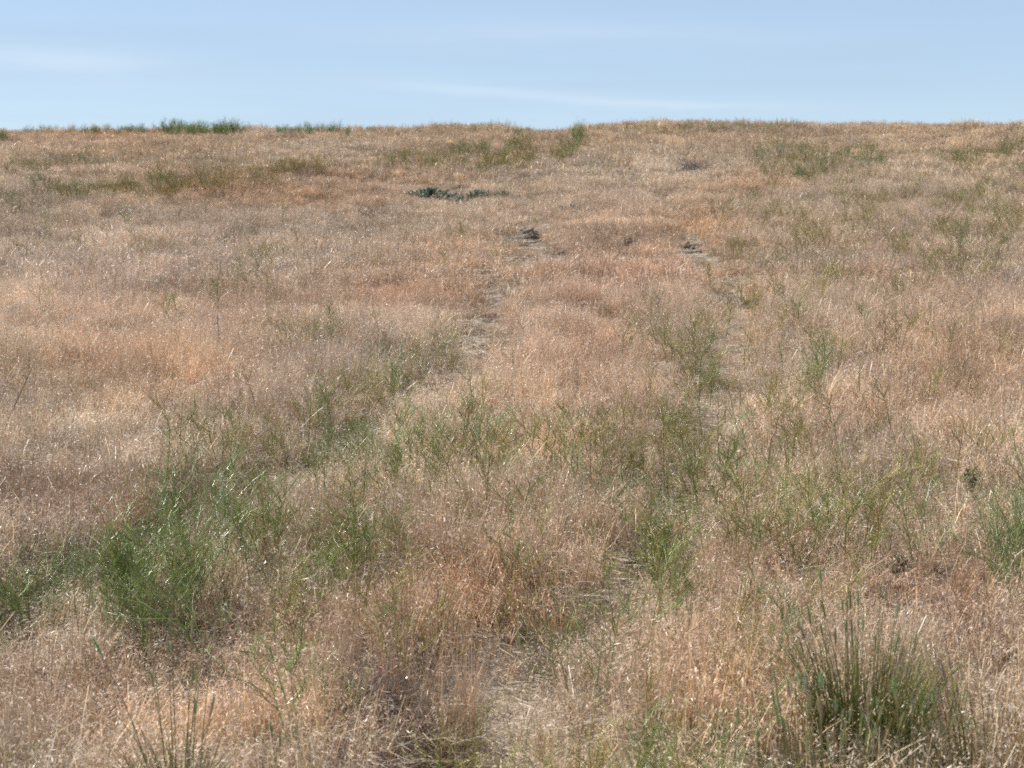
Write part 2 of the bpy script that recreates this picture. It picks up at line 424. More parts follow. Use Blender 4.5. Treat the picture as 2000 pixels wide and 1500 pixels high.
def grass_field(X, Y):
    Z = terrain(X, Y)
    px, py, d = project(X, Y, Z)
    n = len(X)
    t1 = fbm(X * .55, Y * .35, 41)[:, None]; t2 = fbm(X * 1.7, Y * 1.3, 51, 2)[:, None]; t3 = vn(X * .25, Y * .2, 61)[:, None]
    tint = np.ones((n, 3))
    tint = tint * (1 + (t1 - .5) * np.array([.22, .27, .36]))          # gold to pink
    tint = tint * (1 + (t2 - .5) * .62)
    t4 = np.clip((fbm(X * 1.9, Y * 1.3, 77, 3) - .60) / .10, 0, 1)[:, None]; tint = tint * (1 - t4 * np.array([.15, .18, .18]))
    tint = tint * (1 + (t3 - .5) * np.array([.06, .12, .22]))
    tint = tint * (1 + rng.normal(0, .10, (n, 1)))
    for cx, cy, rx, ry, c, s in TINTS:
        w = s * np.exp(-((px - cx) / rx) ** 2 - ((py - cy) / ry) ** 2)[:, None]
        tint = tint * (1 - w + w * np.array(c))
    r = rut_dist(X, Y)
    hgt = .32 + .62 * fbm(X * .9, Y * .9, 71, 2) + .42 * vn(X * 2.6, Y * 2.6, 75) ** 1.5 + rng.normal(0, .07, n)
    low = np.exp(-(r / .20) ** 2) * (.15 + .75 * vn(X * 1.6, Y * 1.0, 81))
    hgt = hgt * (1 - .72 * np.clip(low * 1.3, 0, 1))
    keep = rng.random(n) > np.clip(low * 1.35, 0, .93)
    # bare strips
    for cx, cy, rx, ry, s in [(1005, 1375, 52, 60, 1.3), (1085, 1278, 46, 30, 1.6), (915, 1460, 36, 40, 1.4), (1290, 1075, 35, 35, 1.0), (930, 685, 40, 18, 1.4), (970, 605, 22, 28, 1.3),
                           (1447, 650, 24, 75, 1.0), (1415, 575, 26, 14, 1.2), (1340, 490, 24, 10, 1.2), (1035, 462, 45, 14, 1.2), (870, 375, 50, 10, 1.2), (1440, 740, 20, 50, .7), (560, 950, 50, 22, .7)]:
        w = s * np.exp(-((px - cx) / rx) ** 2 - ((py - cy) / ry) ** 2)
        keep &= rng.random(n) > w; hgt = hgt * (1 - .6 * np.clip(w * 1.3, 0, 1))
    for cx, cy, w_, h_ in CLEAR:
        w = np.exp(-((px - cx) / (w_ * .75 + 6)) ** 2 - ((py - cy - 5) / (h_ * .8 + 9)) ** 2)
        keep &= rng.random(n) > 1.3 * w; hgt = hgt * (1 - .6 * w)
    for cx, cy, w_, h_ in THIN:
        w = np.exp(-((px - cx) / w_) ** 2 - ((py - cy) / h_) ** 2)
        keep &= rng.random(n) > .75 * w; hgt = hgt * (1 - .5 * w)
    wall = np.exp(-((px - 830) / 60) ** 2 - ((py - 1420) / 75) ** 2) + np.exp(-((px - 1010) / 40) ** 2 - ((py - 1265) / 40) ** 2)
    hgt = hgt + .55 * np.clip(wall, 0, 1)
    hole = vn(X * 2.3, Y * 2.3, 91)
    keep &= ~((hole > .86) & (rng.random(n) < .6))
    hgt = hgt * np.where(Y > 37, .75 + .75 * vn(X * 1.8, Y * .5, 97) ** 1.5 + .45 * (rng.random(n) < .06), 1)
    return Z, tint, np.clip(hgt, .25, 1.6), keep

PTS, ROT, SCL, IDX, TNT = [], [], [], [], []
for y0, y1, st, lod, wide in [(1.0, 12.5, .155, 0, 1.0), (12.5, 27, .215, 1, 1.1), (27, 50, .33, 2, 1.15)]:
    X, Y = jgrid(y0, y1, st)
    Z, tint, hgt, keep = grass_field(X, Y)
    X, Y, Z, tint, hgt = X[keep], Y[keep], Z[keep], tint[keep], hgt[keep]
    n = len(X)
    PTS.append(np.stack([X, Y, Z], 1))
    ROT.append(np.stack([rng.normal(.0, .10, n), rng.normal(.05, .10, n), rng.uniform(0, 6.283, n)], 1))
    s = rng.uniform(.85, 1.15, n) * wide
    SCL.append(np.stack([s, s, hgt * rng.uniform(.9, 1.1, n)], 1))
    IDX.append(lod * NV + rng.integers(0, NV, n)); TNT.append(tint)
scatter('dry_grass', np.concatenate(PTS), np.concatenate(ROT), np.concatenate(SCL), np.concatenate(IDX), np.clip(np.concatenate(TNT), .3, 1.6), SRC_T,
        'dry tan and pinkish cheatgrass covering the whole hillside')

X, Y = jgrid(1.7, 30, .17)
r = rut_dist(X, Y); k = rng.random(len(X)) < np.clip(.25 + .7 * np.exp(-(r / .4) ** 2), 0, 1) * np.where(Y > 16, np.exp(-(r / .5) ** 2) + .15, 1)
X, Y = X[k], Y[k]; n = len(X); Z = terrain(X, Y)
scatter('straw_litter', np.stack([X, Y, Z], 1), np.stack([np.zeros(n), np.zeros(n), rng.uniform(0, 6.28, n)], 1), np.ones((n, 3)), rng.integers(0, 4, n),
        np.ones((n, 3)) * rng.uniform(.7, 1.1, (n, 1)), SRC_L, 'flattened pale straw litter lying on the soil of the wheel ruts')

# ------------------------------------------------------------------ wiry green weeds
def weed_meshes(seed, nst=3, spread=.35, branchy=1.0, nb=9):
    """unit height 1 m; returns (stem MB, branches MB)"""
    r = random.Random(seed); st = MB(); br = MB()
    G1, G2 = (.195, .235, .052), (.30, .315, .090)
    def green(k=1):
        t = r.random(); v = r.uniform(.7, 1.35) * k
        if r.random() < .10: return (.45 * v, .36 * v, .26 * v, 1)
        return tuple((G1[j] + (G2[j] - G1[j]) * t) * v for j in range(3)) + (1,)
    def path(p, d, L, n, up, wob):
        P = [np.array(p, float)]; d = np.array(d, float)
        for k in range(n):
            d = d + np.array([r.gauss(0, wob), r.gauss(0, wob), up + r.gauss(0, wob * .5)]); d /= np.linalg.norm(d)
            P.append(P[-1] + d * L / n)
        return P
    def twig(p, d, L, rad, lev):
        P = path(p, d, L, 3, .05, .17)
        br.tube(P, [rad, rad * .9, rad * .75, rad * .35], green(), 3)
        if lev > 0:
            for _ in range(int(round(r.uniform(2.0, 3.8) * branchy))):
                k = r.choice([0, 1, 1, 2, 2]); f = r.random()
                q = P[k] * (1 - f) + P[k + 1] * f; t = P[k + 1] - P[k]; t /= np.linalg.norm(t)
                a = r.random() * 6.283; e = r.uniform(.35, .95)
                u = np.array([math.cos(a), math.sin(a), r.uniform(-.3, .4)])
                dd = t * math.cos(e) + u * math.sin(e)
                twig(q, dd / np.linalg.norm(dd), L * r.uniform(.35, .75), rad * .72, lev - 1)
    for s in range(nst):
        a = r.random() * 6.283; ln = abs(r.gauss(0, spread))
        d = np.array([math.cos(a) * math.sin(ln), math.sin(a) * math.sin(ln), math.cos(ln)])
        L = r.uniform(.72, .98)
        P = path((r.gauss(0, .012), r.gauss(0, .012), -.03), d, L, 7, .04, .07)
        rad = r.uniform(.0046, .0064)
        v = r.uniform(.8, 1.15); low = (.17 * v, .135 * v, .06 * v, 1); gg = green()
        st.tube(P[:4], [rad * 1.25, rad * 1.1, rad, rad * .95], low, 4, gg)
        br.tube(P[3:], [rad * .95, rad * .85, rad * .7, rad * .55, rad * .3], gg, 4)
        for _ in range(nb):
            k = r.choices(range(1, 7), (1, 2, 3, 3, 3, 2))[0]; f = r.random()
            q = P[k] * (1 - f) + P[k + 1] * f if k < 7 else P[k]
            t = P[k + 1] - P[k]; t /= np.linalg.norm(t)
            a = r.random() * 6.283; e = r.uniform(.45, 1.15); u = np.array([math.cos(a), math.sin(a), .05])
            dd = t * math.cos(e) + u * math.sin(e)
            twig(q, dd / np.linalg.norm(dd), r.uniform(.2, .5) * (1.15 - k * .07), rad * .62, 2 if r.random() < .6 else 1)
        # small leaves at the foot of the stem
        for _ in range(5):
            f = r.uniform(.03, .3); k = min(6, int(f * 7)); q = P[k] + (P[k + 1] - P[k]) * (f * 7 - k)
            a = r.random() * 6.283; dd = unit(a, r.uniform(.4, 1.1)); LL = r.uniform(.05, .12)
            br.leaf(q, [q[j] + dd[j] * LL for j in range(3)], .006, (-math.sin(a), math.cos(a), 0), green(1.1))
    return st, br

NWV = 9
WEED = []
for k in range(NWV):
    st, br = weed_meshes(500 + k, nst=[2, 2, 3, 1, 3, 4, 1, 3, 2][k], spread=[.25, .35, .45, .2, .4, .5, .15, .3, .4][k], nb=[9, 9, 9, 7, 10, 8, 12, 8, 9][k])
    WEED.append((st.mesh('stem', M_weed), br.mesh('branches', M_weed)))
FARW = []                                       # plain one-mesh plants for the distance, thicker twigs are fewer twigs
for k in range(6):
    st, br = weed_meshes(600 + k, nst=[3, 4, 2, 5, 3, 4][k], spread=.45, branchy=.8, nb=7)
    off = len(st.v); st.v += br.v; st.c += br.c; st.f += [tuple(i + off for i in f) for f in br.f]
    FARW.append(st.mesh('weed_plant', M_farweed))

SKYW = []
for k in range(6):
    st, br = weed_meshes(700 + k, nst=[6, 7, 5, 8, 6, 7][k], spread=.55, branchy=1.15, nb=11)
    off = len(st.v); st.v += br.v; st.c += br.c; st.f += [tuple(i + off for i in f) for f in br.f]
    SKYW.append(st.mesh('weed_plant', M_farweed))
leafb = MB()
for k in range(5):
    a = k * 1.3; d = unit(a, .5)
    leafb.leaf((0, 0, .05), (d[0] * .10, d[1] * .10, .05 + d[2] * .10), .013, (-math.sin(a), math.cos(a), 0), (.52, .33, .03, 1))
M_yellow = leafb.mesh('withered_leaf', M_leaf)

ALLW = []
def weed(px, py, hpx, var=None, color=(1, 1, 1), lean=0.0, leanaz=0.0, far=False, yellow=False):
    lift = .085 if not far else .09
    X, Y, Z, d = at(px, py, lift)
    h = hpx * d / F + lift
    if far:
        o = link('skyline_shrub', SKYW[(var if var is not None else random.randrange(6)) % 6]); parts = [o]
    else:
        o = link('wiry_weed', None); v = (var if var is not None else random.randrange(NWV)) % NWV
        parts = [link('stem', WEED[v][0], o), link('branches', WEED[v][1], o)]
        if yellow: parts.append(link('withered_leaf', M_yellow, o)); parts[-1]['label'] = 'yellow withered leaf'
    o.location = (X, Y, Z)
    w = random.uniform(.85, 1.15)
    o.scale = (h * w, h * w, h)
    o.rotation_euler = (lean * math.sin(leanaz), lean * math.cos(leanaz), random.uniform(0, 6.283)) if not lean else (0, lean, leanaz)
    v = random.uniform(.85, 1.2)
    for p in parts: p.color = (color[0] * v, color[1] * v, color[2] * v, 1)
    ALLW.append((o, px, py, hpx))
    return o

OL = (1.25, 1.05, .90); GR = (.80, .95, .80); BL = (.80, .97, 1.0); BR = (1.6, 1.1, .95); DRY = (1.6, 1.15, 1.3)
SINGLES = [
 # px, py base, height px, colour, lean, azimuth, label
 (588, 1415, 225, GR, 0, 0, 'wiry green weed on a leafy stem, right of the lower left bunch grass', False),
 (650, 1402, 110, OL, 0, 0, 'short olive weed just right of the single-stemmed weed near the lower left', False),
 (418, 1275, 250, GR, -.25, .4, 'tall weed with bare leaning stems at the front of the left thicket', True),
 (282, 1268, 230, GR, .1, 0, 'weed with bare straight brownish stems below the left green thicket', False),
 (795, 1292, 140, GR, 0, 0, 'forked green weed beside the grey dead twigs in the lower middle', False),
 (722, 1215, 150, OL, .35, 0, 'slanting thin weed reaching left, above the grey dead twigs', False),
 (1008, 1142, 100, GR, 0, 0, 'small upright weed with a dense leafy foot in the lower centre', False),
 (1160, 1345, 235, GR, .12, 0, 'tall green weed with yellow withered leaf beside the bare rut at the bottom', True),
 (1095, 1335, 190, GR, -.08, 0, 'slim green weed just left of the yellow-leaved weed at the bare rut', False),
 (1272, 1392, 130, OL, 0, 0, 'olive weed forking into a wide V at the lower middle right', False),
 (1265, 1245, 210, GR, 0, 0, 'large spreading green weed above the V-shaped olive weed', False),
 (1205, 1192, 140, BL, -.9, 2.6, 'blue-green weed lying over to the left beside the dark grass hollow', False),
 (1468, 1122, 160, GR, 0, 0, 'upright green weed with a long bare stem right of the track', False),
 (1384, 1105, 150, GR, 0, 0, 'bushy green weed at the right edge of the right rut', False),
 (1445, 1335, 140, OL, 0, 0, 'thin olive weed left of the large bunch grass, farther left of two', False),
 (1508, 1312, 130, GR, 0, 0, 'dense-footed green weed next to the left edge of the large bunch grass', False),
 (1490, 1425, 120, GR, 0, 0, 'short green weed at the lower left foot of the large bunch grass', False),
 (1785, 1092, 175, GR, -.2, 2.8, 'stout dark green weed with thick curved stems on the right', False),
 (1618, 1064, 150, GR, -.45, 2.9, 'green weed leaning far to the left in the right middle', False),
 (1692, 1052, 165, GR, 0, 0, 'upright green weed between the leaning weed and the stout dark weed', False),
 (960, 968, 130, OL, 0, 0, 'straight-stemmed weed with a flat crown in the middle of the picture', False),
 (1125, 986, 165, GR, -.1, 1, 'tall green weed with forked top just right of the picture centre', False),
 (1160, 936, 110, GR, 0, 0, 'small dense weed behind the forked weed near the centre', False),
 (1056, 1100, 160, OL, 0, 0, 'olive weed with whitish twigs below the centre', False),
 (1160, 990, 120, BL, .5, 0, 'bluish weed sprawling to the right below the centre', False),
 (690, 1120, 150, GR, 0, 0, 'bright green weed standing apart at the right end of the left thicket', False),
 (62, 1490, 70, GR, 0, 0, 'tiny green weed in grass at the lower left corner', False),
 (562, 1540, 80, OL, 0, 0, 'small olive weed at the bottom edge right of the lower left bunch grass', False),
 (1190, 345, 40, GR, 0, 0, 'dark green weed beside the right rut near the top of the track', False),
 (1150, 352, 45, GR, 0, 0, 'bright green weed in the middle of the track near the top', False),
 (965, 262, 26, BL, 0, 0, 'lone umbrella-shaped weed standing against the sky left of the track gap', False),
 (1132, 272, 28, GR, 0, 0, 'dark round weed on the skyline at the right side of the track gap', False),
 (88, 452, 55, GR, 0, 0, 'upright dark weed alone in pale grass at the far left', False),
 (250, 440, 48, GR, 0, 0, 'slim weed alone in pale grass below the left mound', False),
 (500, 560, 85, GR, 0, 0, 'bushy green weed in pale grass left of the reddish grass patch', False),
 (1558, 500, 70, OL, 0, 0, 'olive weed right of the track, by itself in tan grass', False),
]
for px, py, h, c, l, az, lab, yl in SINGLES:
    o = weed(px, py, h, color=c, lean=l, leanaz=az, far=py < 300, yellow=yl)
    tag(o, lab, 'shrub' if py < 300 else 'weed', 'wiry weeds growing on the hillside')

# clusters: polygon strip (x0, y0) -> (x1, y1), spread, n, height px min max, colour list, phrase
CLUSTERS = [
 ((-60, 1240), (400, 1155), 50, 30, (100, 165), [GR, GR, GR, OL, BL], 'the dense green thicket at the left edge'),
 ((220, 1170), (540, 1070), 50, 24, (135, 195), [GR, GR, GR, OL, BL], 'the back of the left green thicket'),
 ((520, 1180), (760, 1090), 81, 9, (104, 165), [GR, OL, GR, OL, DRY], 'the open weeds right of the left thicket'),
 ((620, 950), (760, 870), 35, 10, (70, 118), [BL, GR], 'the blue-green patch on the left rut'),
 ((740, 960), (960, 880), 61, 13, (84, 147), [GR, OL, BL], 'the weed patch left of centre'),
 ((600, 810), (800, 740), 47, 15, (56, 98), [OL, GR, OL, GR, DRY], 'the olive weed band beside the left rut'),
 ((780, 745), (900, 690), 27, 8, (46, 73), [OL, GR, OL, GR, DRY], 'the small olive weeds at the rut edge above centre left'),
 ((980, 960), (1250, 860), 81, 14, (75, 137), [GR, OL, GR, OL, DRY], 'the loose weeds between the two ruts'),
 ((1240, 1130), (1400, 960), 68, 10, (115, 182), [GR, OL, OL], 'the weeds along the lower right rut'),
 ((1420, 1080), (1780, 1010), 61, 17, (104, 165), [GR, OL, GR, OL, DRY], 'the weed row in the right middle ground'),
 ((1470, 815), (1640, 730), 45, 13, (49, 89), [OL, GR, OL, GR, DRY], 'the olive stand right of the right rut'),
 ((1260, 700), (1400, 660), 40, 9, (51, 83), [OL, GR, OL, GR, DRY], 'the weeds left of the right rut above centre'),
 ((1280, 880), (1390, 800), 61, 9, (70, 113), [OL, GR, OL, GR, DRY], 'the olive weeds in the right rut'),
 ((1930, 1120), (2050, 1010), 54, 10, (115, 176), [GR, GR], 'the green tangle at the right edge'),
 ((270, 950), (560, 870), 61, 13, (56, 108), [OL, GR, OL, GR, DRY], 'the faint weeds above the left thicket'),
 ((540, 690), (680, 655), 19, 11, (37, 68), [OL, GR, OL, GR, DRY], 'the low green clump in pale grass left of the track'),
 ((300, 590), (560, 540), 34, 9, (37, 63), [OL, GR, OL, GR, DRY], 'the thin weeds in pale grass at middle left'),
 ((880, 1580), (1420, 1560), 54, 17, (115, 209), [GR, OL, GR, OL, DRY], 'the weeds rising from the bottom edge'),
 ((1420, 1250), (1700, 1190), 54, 7, (73, 132), [OL, GR, OL, GR, DRY], 'the thin weeds above the large bunch grass'),
 ((1740, 540), (1990, 470), 61, 12, (41, 68), [OL, OL, GR], 'the faint weeds at the middle right edge'),
 ((1500, 620), (1660, 560), 40, 8, (46, 78), [OL], 'the sparse olive weeds on the reddish slope at right'),
 ((1880, 450), (2030, 400), 54, 7, (41, 68), [OL, GR, OL, GR, DRY], 'the weeds near the upper right edge'),
 ((840, 500), (1020, 500), 68, 5, (32, 54), [OL], 'the few weeds above the reddish grass'),
]
FARC = [
 ((120, 384), (420, 352), 10, 20, (21, 35), [OL, BR, GR], 'the olive band in the hollow behind the left mound'),
 ((400, 352), (640, 332), 8, 16, (20, 30), [OL, BR], 'the right part of the olive band behind the left mound'),
 ((0, 330), (200, 318), 8, 9, (15, 22), [GR, OL], 'the far left green strip below the skyline'),
 ((0, 400), (150, 370), 14, 8, (21, 32), [OL, GR], 'the olive weeds at the far left'),
 ((740, 318), (900, 318), 8, 12, (18, 26), [OL, BR, GR], 'the weed strip left of the track head'),
 ((880, 302), (960, 294), 5, 8, (18, 26), [GR], 'the green knot left of the track head'),
 ((930, 330), (1040, 310), 9, 12, (20, 30), [BR, OL], 'the brownish weeds at the track head'),
 ((1000, 312), (1030, 268), 6, 8, (18, 27), [GR, OL], 'the weeds filling the left rut below the gap'),
 ((1090, 318), (1135, 272), 7, 11, (20, 29), [GR, OL], 'the weeds filling the right rut below the gap'),
 ((1480, 318), (1720, 318), 18, 24, (20, 32), [OL, GR, OL, BL], 'the green patch on the upper right slope'),
 ((1840, 310), (1920, 305), 6, 7, (16, 24), [GR], 'the small green clump high on the right'),
 ((1940, 300), (2010, 280), 16, 7, (20, 29), [GR, OL], 'the weeds high at the right edge'),
 ((1560, 350), (1600, 340), 5, 4, (20, 27), [BL], 'the bluish knot on the upper right slope'),
 ((1400, 420), (1960, 390), 30, 18, (23, 35), [OL], 'the faint olive weeds across the upper right'),
]
SKYC = [
 ((315, 262), (475, 261), 3, 27, (16, 30), [GR, BL, GR], 'the dark green clump on the left skyline'),
 ((230, 261), (275, 261), 2, 8, (14, 23), [GR], 'the small green clump left of the main skyline clump'),
 ((60, 261), (225, 261), 3, 22, (10, 20), [GR, BR], 'the low row on the far left skyline'),
 ((-10, 275), (14, 275), 4, 4, (18, 26), [GR], 'the clump at the left end of the skyline'),
 ((540, 261), (675, 260), 2, 16, (10, 23), [GR, BL], 'the skyline row right of the main green clump'),
 ((700, 258), (930, 256), 2, 11, (9, 17), [OL, GR], 'the thin skyline weeds left of the track gap'),
 ((1000, 266), (1040, 268), 2, 5, (10, 20), [GR, BL], 'the skyline weeds inside the track gap'),
 ((1220, 256), (1540, 256), 2, 22, (10, 20), [OL, GR], 'the skyline weeds right of the track gap'),
 ((1985, 254), (2010, 254), 2, 3, (7, 12), [GR], 'the skyline weeds at the right edge'),
]
def cluster(p0, p1, sprd, n, hr, cols, where, far):
    kind = 'skyline shrub' if far else 'wiry weed'
    got = []
    for k in range(n):
        t = (k + random.uniform(.1, .9)) / n
        px = p0[0] + (p1[0] - p0[0]) * t + random.gauss(0, 6); py = p0[1] + (p1[1] - p0[1]) * t + random.gauss(0, sprd * .55)
        h = random.uniform(*hr)
        got.append((weed(px, py, h, color=random.choice(cols), far=far), px, py, h))
    names = {}; pool = list(got)
    for word, key in (('tallest', lambda q: -q[3]), ('leftmost', lambda q: q[1]), ('rightmost', lambda q: -q[1]), ('nearest', lambda q: -q[2])):
        full = sorted(got, key=key)[0]
        if full in pool:
            pool.remove(full); names[full[0].name] = '%s %s in %s' % (word, kind, where)
    for q in got:
        tag(q[0], names.get(q[0].name, 'inner %s of %s' % (kind, where)), 'shrub' if far else 'weed', '%ss in %s' % (kind, where))
for a in CLUSTERS:
    a = list(a); a[3] = max(4, int(a[3] * .9)); cluster(*a, far=False)
for a in SKYC: cluster(*a, far=True)

# weeds too far off to tell apart, beyond the three hundred nearest: one mesh
fv, ff, fc, off = [], [], [], 0
NEARW = []
for k in range(5):
    st, br = weed_meshes(760 + k, nst=[1, 2, 1, 2, 1][k], spread=.3, nb=7)
    off = len(st.v); st.v += br.v; st.c += br.c; st.f += [tuple(i + off for i in f) for f in br.f]
    NEARW.append(st.mesh('weed_plant', M_farweed))
off = 0
EXTRA = [(p0, p1, sp_ * 1.2, n * .9 / 3, (h[0] * .6, h[1] * .75), c, w_) for p0, p1, sp_, n, h, c, w_ in CLUSTERS[2:]]
EXTRA += [((300, 900), (1300, 960), 110, 22, (60, 110), [OL, GR, DRY], ''), ((1350, 900), (1950, 900), 120, 16, (60, 110), [OL, GR, DRY], ''), ((300, 1150), (1500, 1200), 80, 14, (70, 130), [OL, GR, DRY], ''),
          ((1400, 480), (2000, 480), 70, 22, (30, 60), [OL, OL, DRY], ''), ((0, 500), (700, 480), 60, 12, (30, 55), [OL, OL, DRY], ''), ((1200, 640), (1900, 680), 60, 12, (45, 80), [OL, GR], '')]
for p0, p1, sprd, n, hr, cols, where in FARC + EXTRA:
    near = (p0[1] + p1[1]) > 960
    for k in range(int(n * 3)):
        t = (k + random.uniform(.0, 1.)) / (n * 3)
        X, Y, Z, d = at(p0[0] + (p1[0] - p0[0]) * t + random.gauss(0, 8), p0[1] + (p1[1] - p0[1]) * t + random.gauss(0, sprd * .9), .12)
        h = random.uniform(*hr) * d / F + .12; m = random.choice(NEARW if near else FARW); nvv = len(m.vertices)
        co = np.empty(nvv * 3, np.float32); m.vertices.foreach_get('co', co); co = co.reshape(-1, 3)
        a = random.uniform(0, 6.283); ca, sa = math.cos(a), math.sin(a)
        fv.append(np.stack([(co[:, 0] * ca - co[:, 1] * sa) * h + X, (co[:, 0] * sa + co[:, 1] * ca) * h + Y, co[:, 2] * h + Z], 1))
        cc = np.empty(nvv * 4, np.float32); m.color_attributes['blade'].data.foreach_get('color', cc)
        tn = random.choice(cols); v = random.uniform(.6, .95); fc.append(cc.reshape(-1, 4) * np.array([tn[0] * v, tn[1] * v, tn[2] * v, 1]))
        q = np.empty(len(m.loops), np.int32); m.loops.foreach_get('vertex_index', q); ff.append(q.reshape(-1, 4) if all(p.loop_total == 4 for p in m.polygons) else None); ff[-1] = ff[-1] + off
        off += nvv
fv = np.concatenate(fv); ff = np.concatenate(ff); fc = np.concatenate(fc)
me = bpy.data.meshes.new('sparse_weeds')
me.vertices.add(len(fv)); me.vertices.foreach_set('co', fv.astype(np.float32).ravel())
me.loops.add(ff.size); me.loops.foreach_set('vertex_index', ff.astype(np.int32).ravel())
me.polygons.add(len(ff)); me.polygons.foreach_set('loop_start', np.arange(0, ff.size, 4, dtype=np.int32)); me.update(calc_edges=True)
me.color_attributes.new('blade', 'FLOAT_COLOR', 'POINT').data.foreach_set('color', fc.astype(np.float32).ravel()); me.materials.append(M_farweed)
o = link('sparse_weeds', me); tag(o, 'fainter and smaller green and olive weeds all over the slope and behind the mound', None, kind='stuff')

# ------------------------------------------------------------------ low leafy shrubs and leafy weeds
def leafy(seed, nst, nl, w, h, leafl, leafw, c, woody=(.16, .12, .09)):
    r = random.Random(seed); st = MB(); lf = MB()
    for s in range(nst):
        a = r.random() * 6.283; rr = r.random()
        tip = np.array([w * .5 * rr * math.cos(a), w * .5 * rr * math.sin(a), h * r.uniform(.55, 1.0) * (1 - .45 * rr * rr)])
        b0 = np.array([tip[0] * .25, tip[1] * .25, -.02])
        mid = (b0 + tip) / 2 + np.array([r.gauss(0, .02), r.gauss(0, .02), .02])
        st.tube([b0, mid, tip], [.004, .003, .0015], woody + (1,), 4)
        for k in range(nl):
            f = r.uniform(.25, 1.0); q = (b0 + (mid - b0) * 2 * f) if f < .5 else (mid + (tip - mid) * (2 * f - 1))
            aa = r.random() * 6.283; e = r.uniform(-.2, 1.1); d = unit(aa, e); L = leafl * r.uniform(.6, 1.3)
            v = r.uniform(.65, 1.4)
            lf.leaf(q, [q[j] + d[j] * L for j in range(3)], leafw * r.uniform(.7, 1.2), unit(aa + 1.57, r.uniform(-.6, .6)), tuple(k_ * v for k_ in c) + (1,), .5)
    return st, lf

DARKG = (.075, .115, .075); BLUEG = (.085, .135, .080); LEAFG = (.065, .120, .038)
LEAFY = [
 (842, 388, 104, 24, BLUEG, 'leafy_shrub', 'dense blue-green shrub beside grey dead branches at the right end of the mound', 'shrub', 40, 30),
 (935, 392, 60, 26, DARKG, 'leafy_shrub', 'dark upright leafy shrub just right of the grey dead branches', 'shrub', 22, 20),
 (985, 392, 56, 20, DARKG, 'leafy_shrub', 'thin leafy shrub right of the dark upright shrub, left of the track', 'shrub', 18, 18),
 (898, 398, 80, 18, DARKG, 'leafy_shrub', 'low leafy shrub at the foot of the grey dead branches', 'shrub', 20, 18),
 (1030, 412, 50, 13, DARKG, 'leafy_shrub', 'low sparse leafy shrub lying across the left rut', 'shrub', 9, 12),
 (1115, 408, 60, 14, (.075, .10, .06), 'leafy_shrub', 'low sparse leafy shrub in the middle of the track', 'shrub', 10, 12),
 (855, 500, 40, 16, DARKG, 'leafy_shrub', 'small sparse leafy shrub in tan grass left of the earth clods', 'shrub', 8, 10),
 (1890, 955, 66, 46, LEAFG, 'leafy_weed', 'dark leafy weed with jagged leaves at the right, larger of the two', 'weed', 9, 13),
 (1832, 958, 34, 30, LEAFG, 'leafy_weed', 'small dark leafy weed just left of the larger jagged-leaved one', 'weed', 5, 10),
 (1752, 1120, 60, 44, (.075, .12, .035), 'leafy_weed', 'low leafy weed at the foot of the stout dark green weed', 'weed', 7, 10),
 (600, 935, 36, 40, (.08, .13, .03), 'leafy_weed', 'bright green tuft with a yellow foot at the lower end of the left rut', 'weed', 8, 14),
]
for k, (px, py, wpx, hpx, c, nm, lab, cat, nst, nl) in enumerate(LEAFY):
    X, Y, Z, d = at(px, py, .05); s = d / F; hpx += .05 / s
    st, lf = leafy(800 + k, nst * 2, int(nl * 1.6), wpx * s * 1.15, hpx * s, hpx * s * .15, hpx * s * .034, c)
    o = link(nm, None); o.location = (X, Y, Z); tag(o, lab, cat, 'leafy plants among the dry grass')
    link('stem', st.mesh('stem', M_leaf), o); link('leaves', lf.mesh('leaves', M_leaf), o)

# ------------------------------------------------------------------ bunch grasses with seed heads
def seed_head(mb, p, d, L, w, r, c):
    """flattened comb of spikelets along a short rachis"""
    d = np.array(d) / np.linalg.norm(d); u = np.cross(d, (0, 1, .2)); u /= np.linalg.norm(u); v = np.cross(d, u)
    n = int(L / .0042)
    mb.tube([p, p + d * L * .5, p + d * L], [w * .25, w * .28, w * .12], c, 4)
    for k in range(n):
        f = (k + .5) / n; q = p + d * L * f; ww = w * (math.sin(math.pi * (f * .85 + .1)) ** .6)
        for s in (-1, 1):
            k2 = r.uniform(.8, 1.25); cc = tuple(x * k2 for x in c[:3]) + (1,)
            e = q + u * s * ww + d * ww * .75 + v * r.gauss(0, ww * .25)
            mb.leaf(q, e, ww * .26, v * .6 + d * .5, cc)

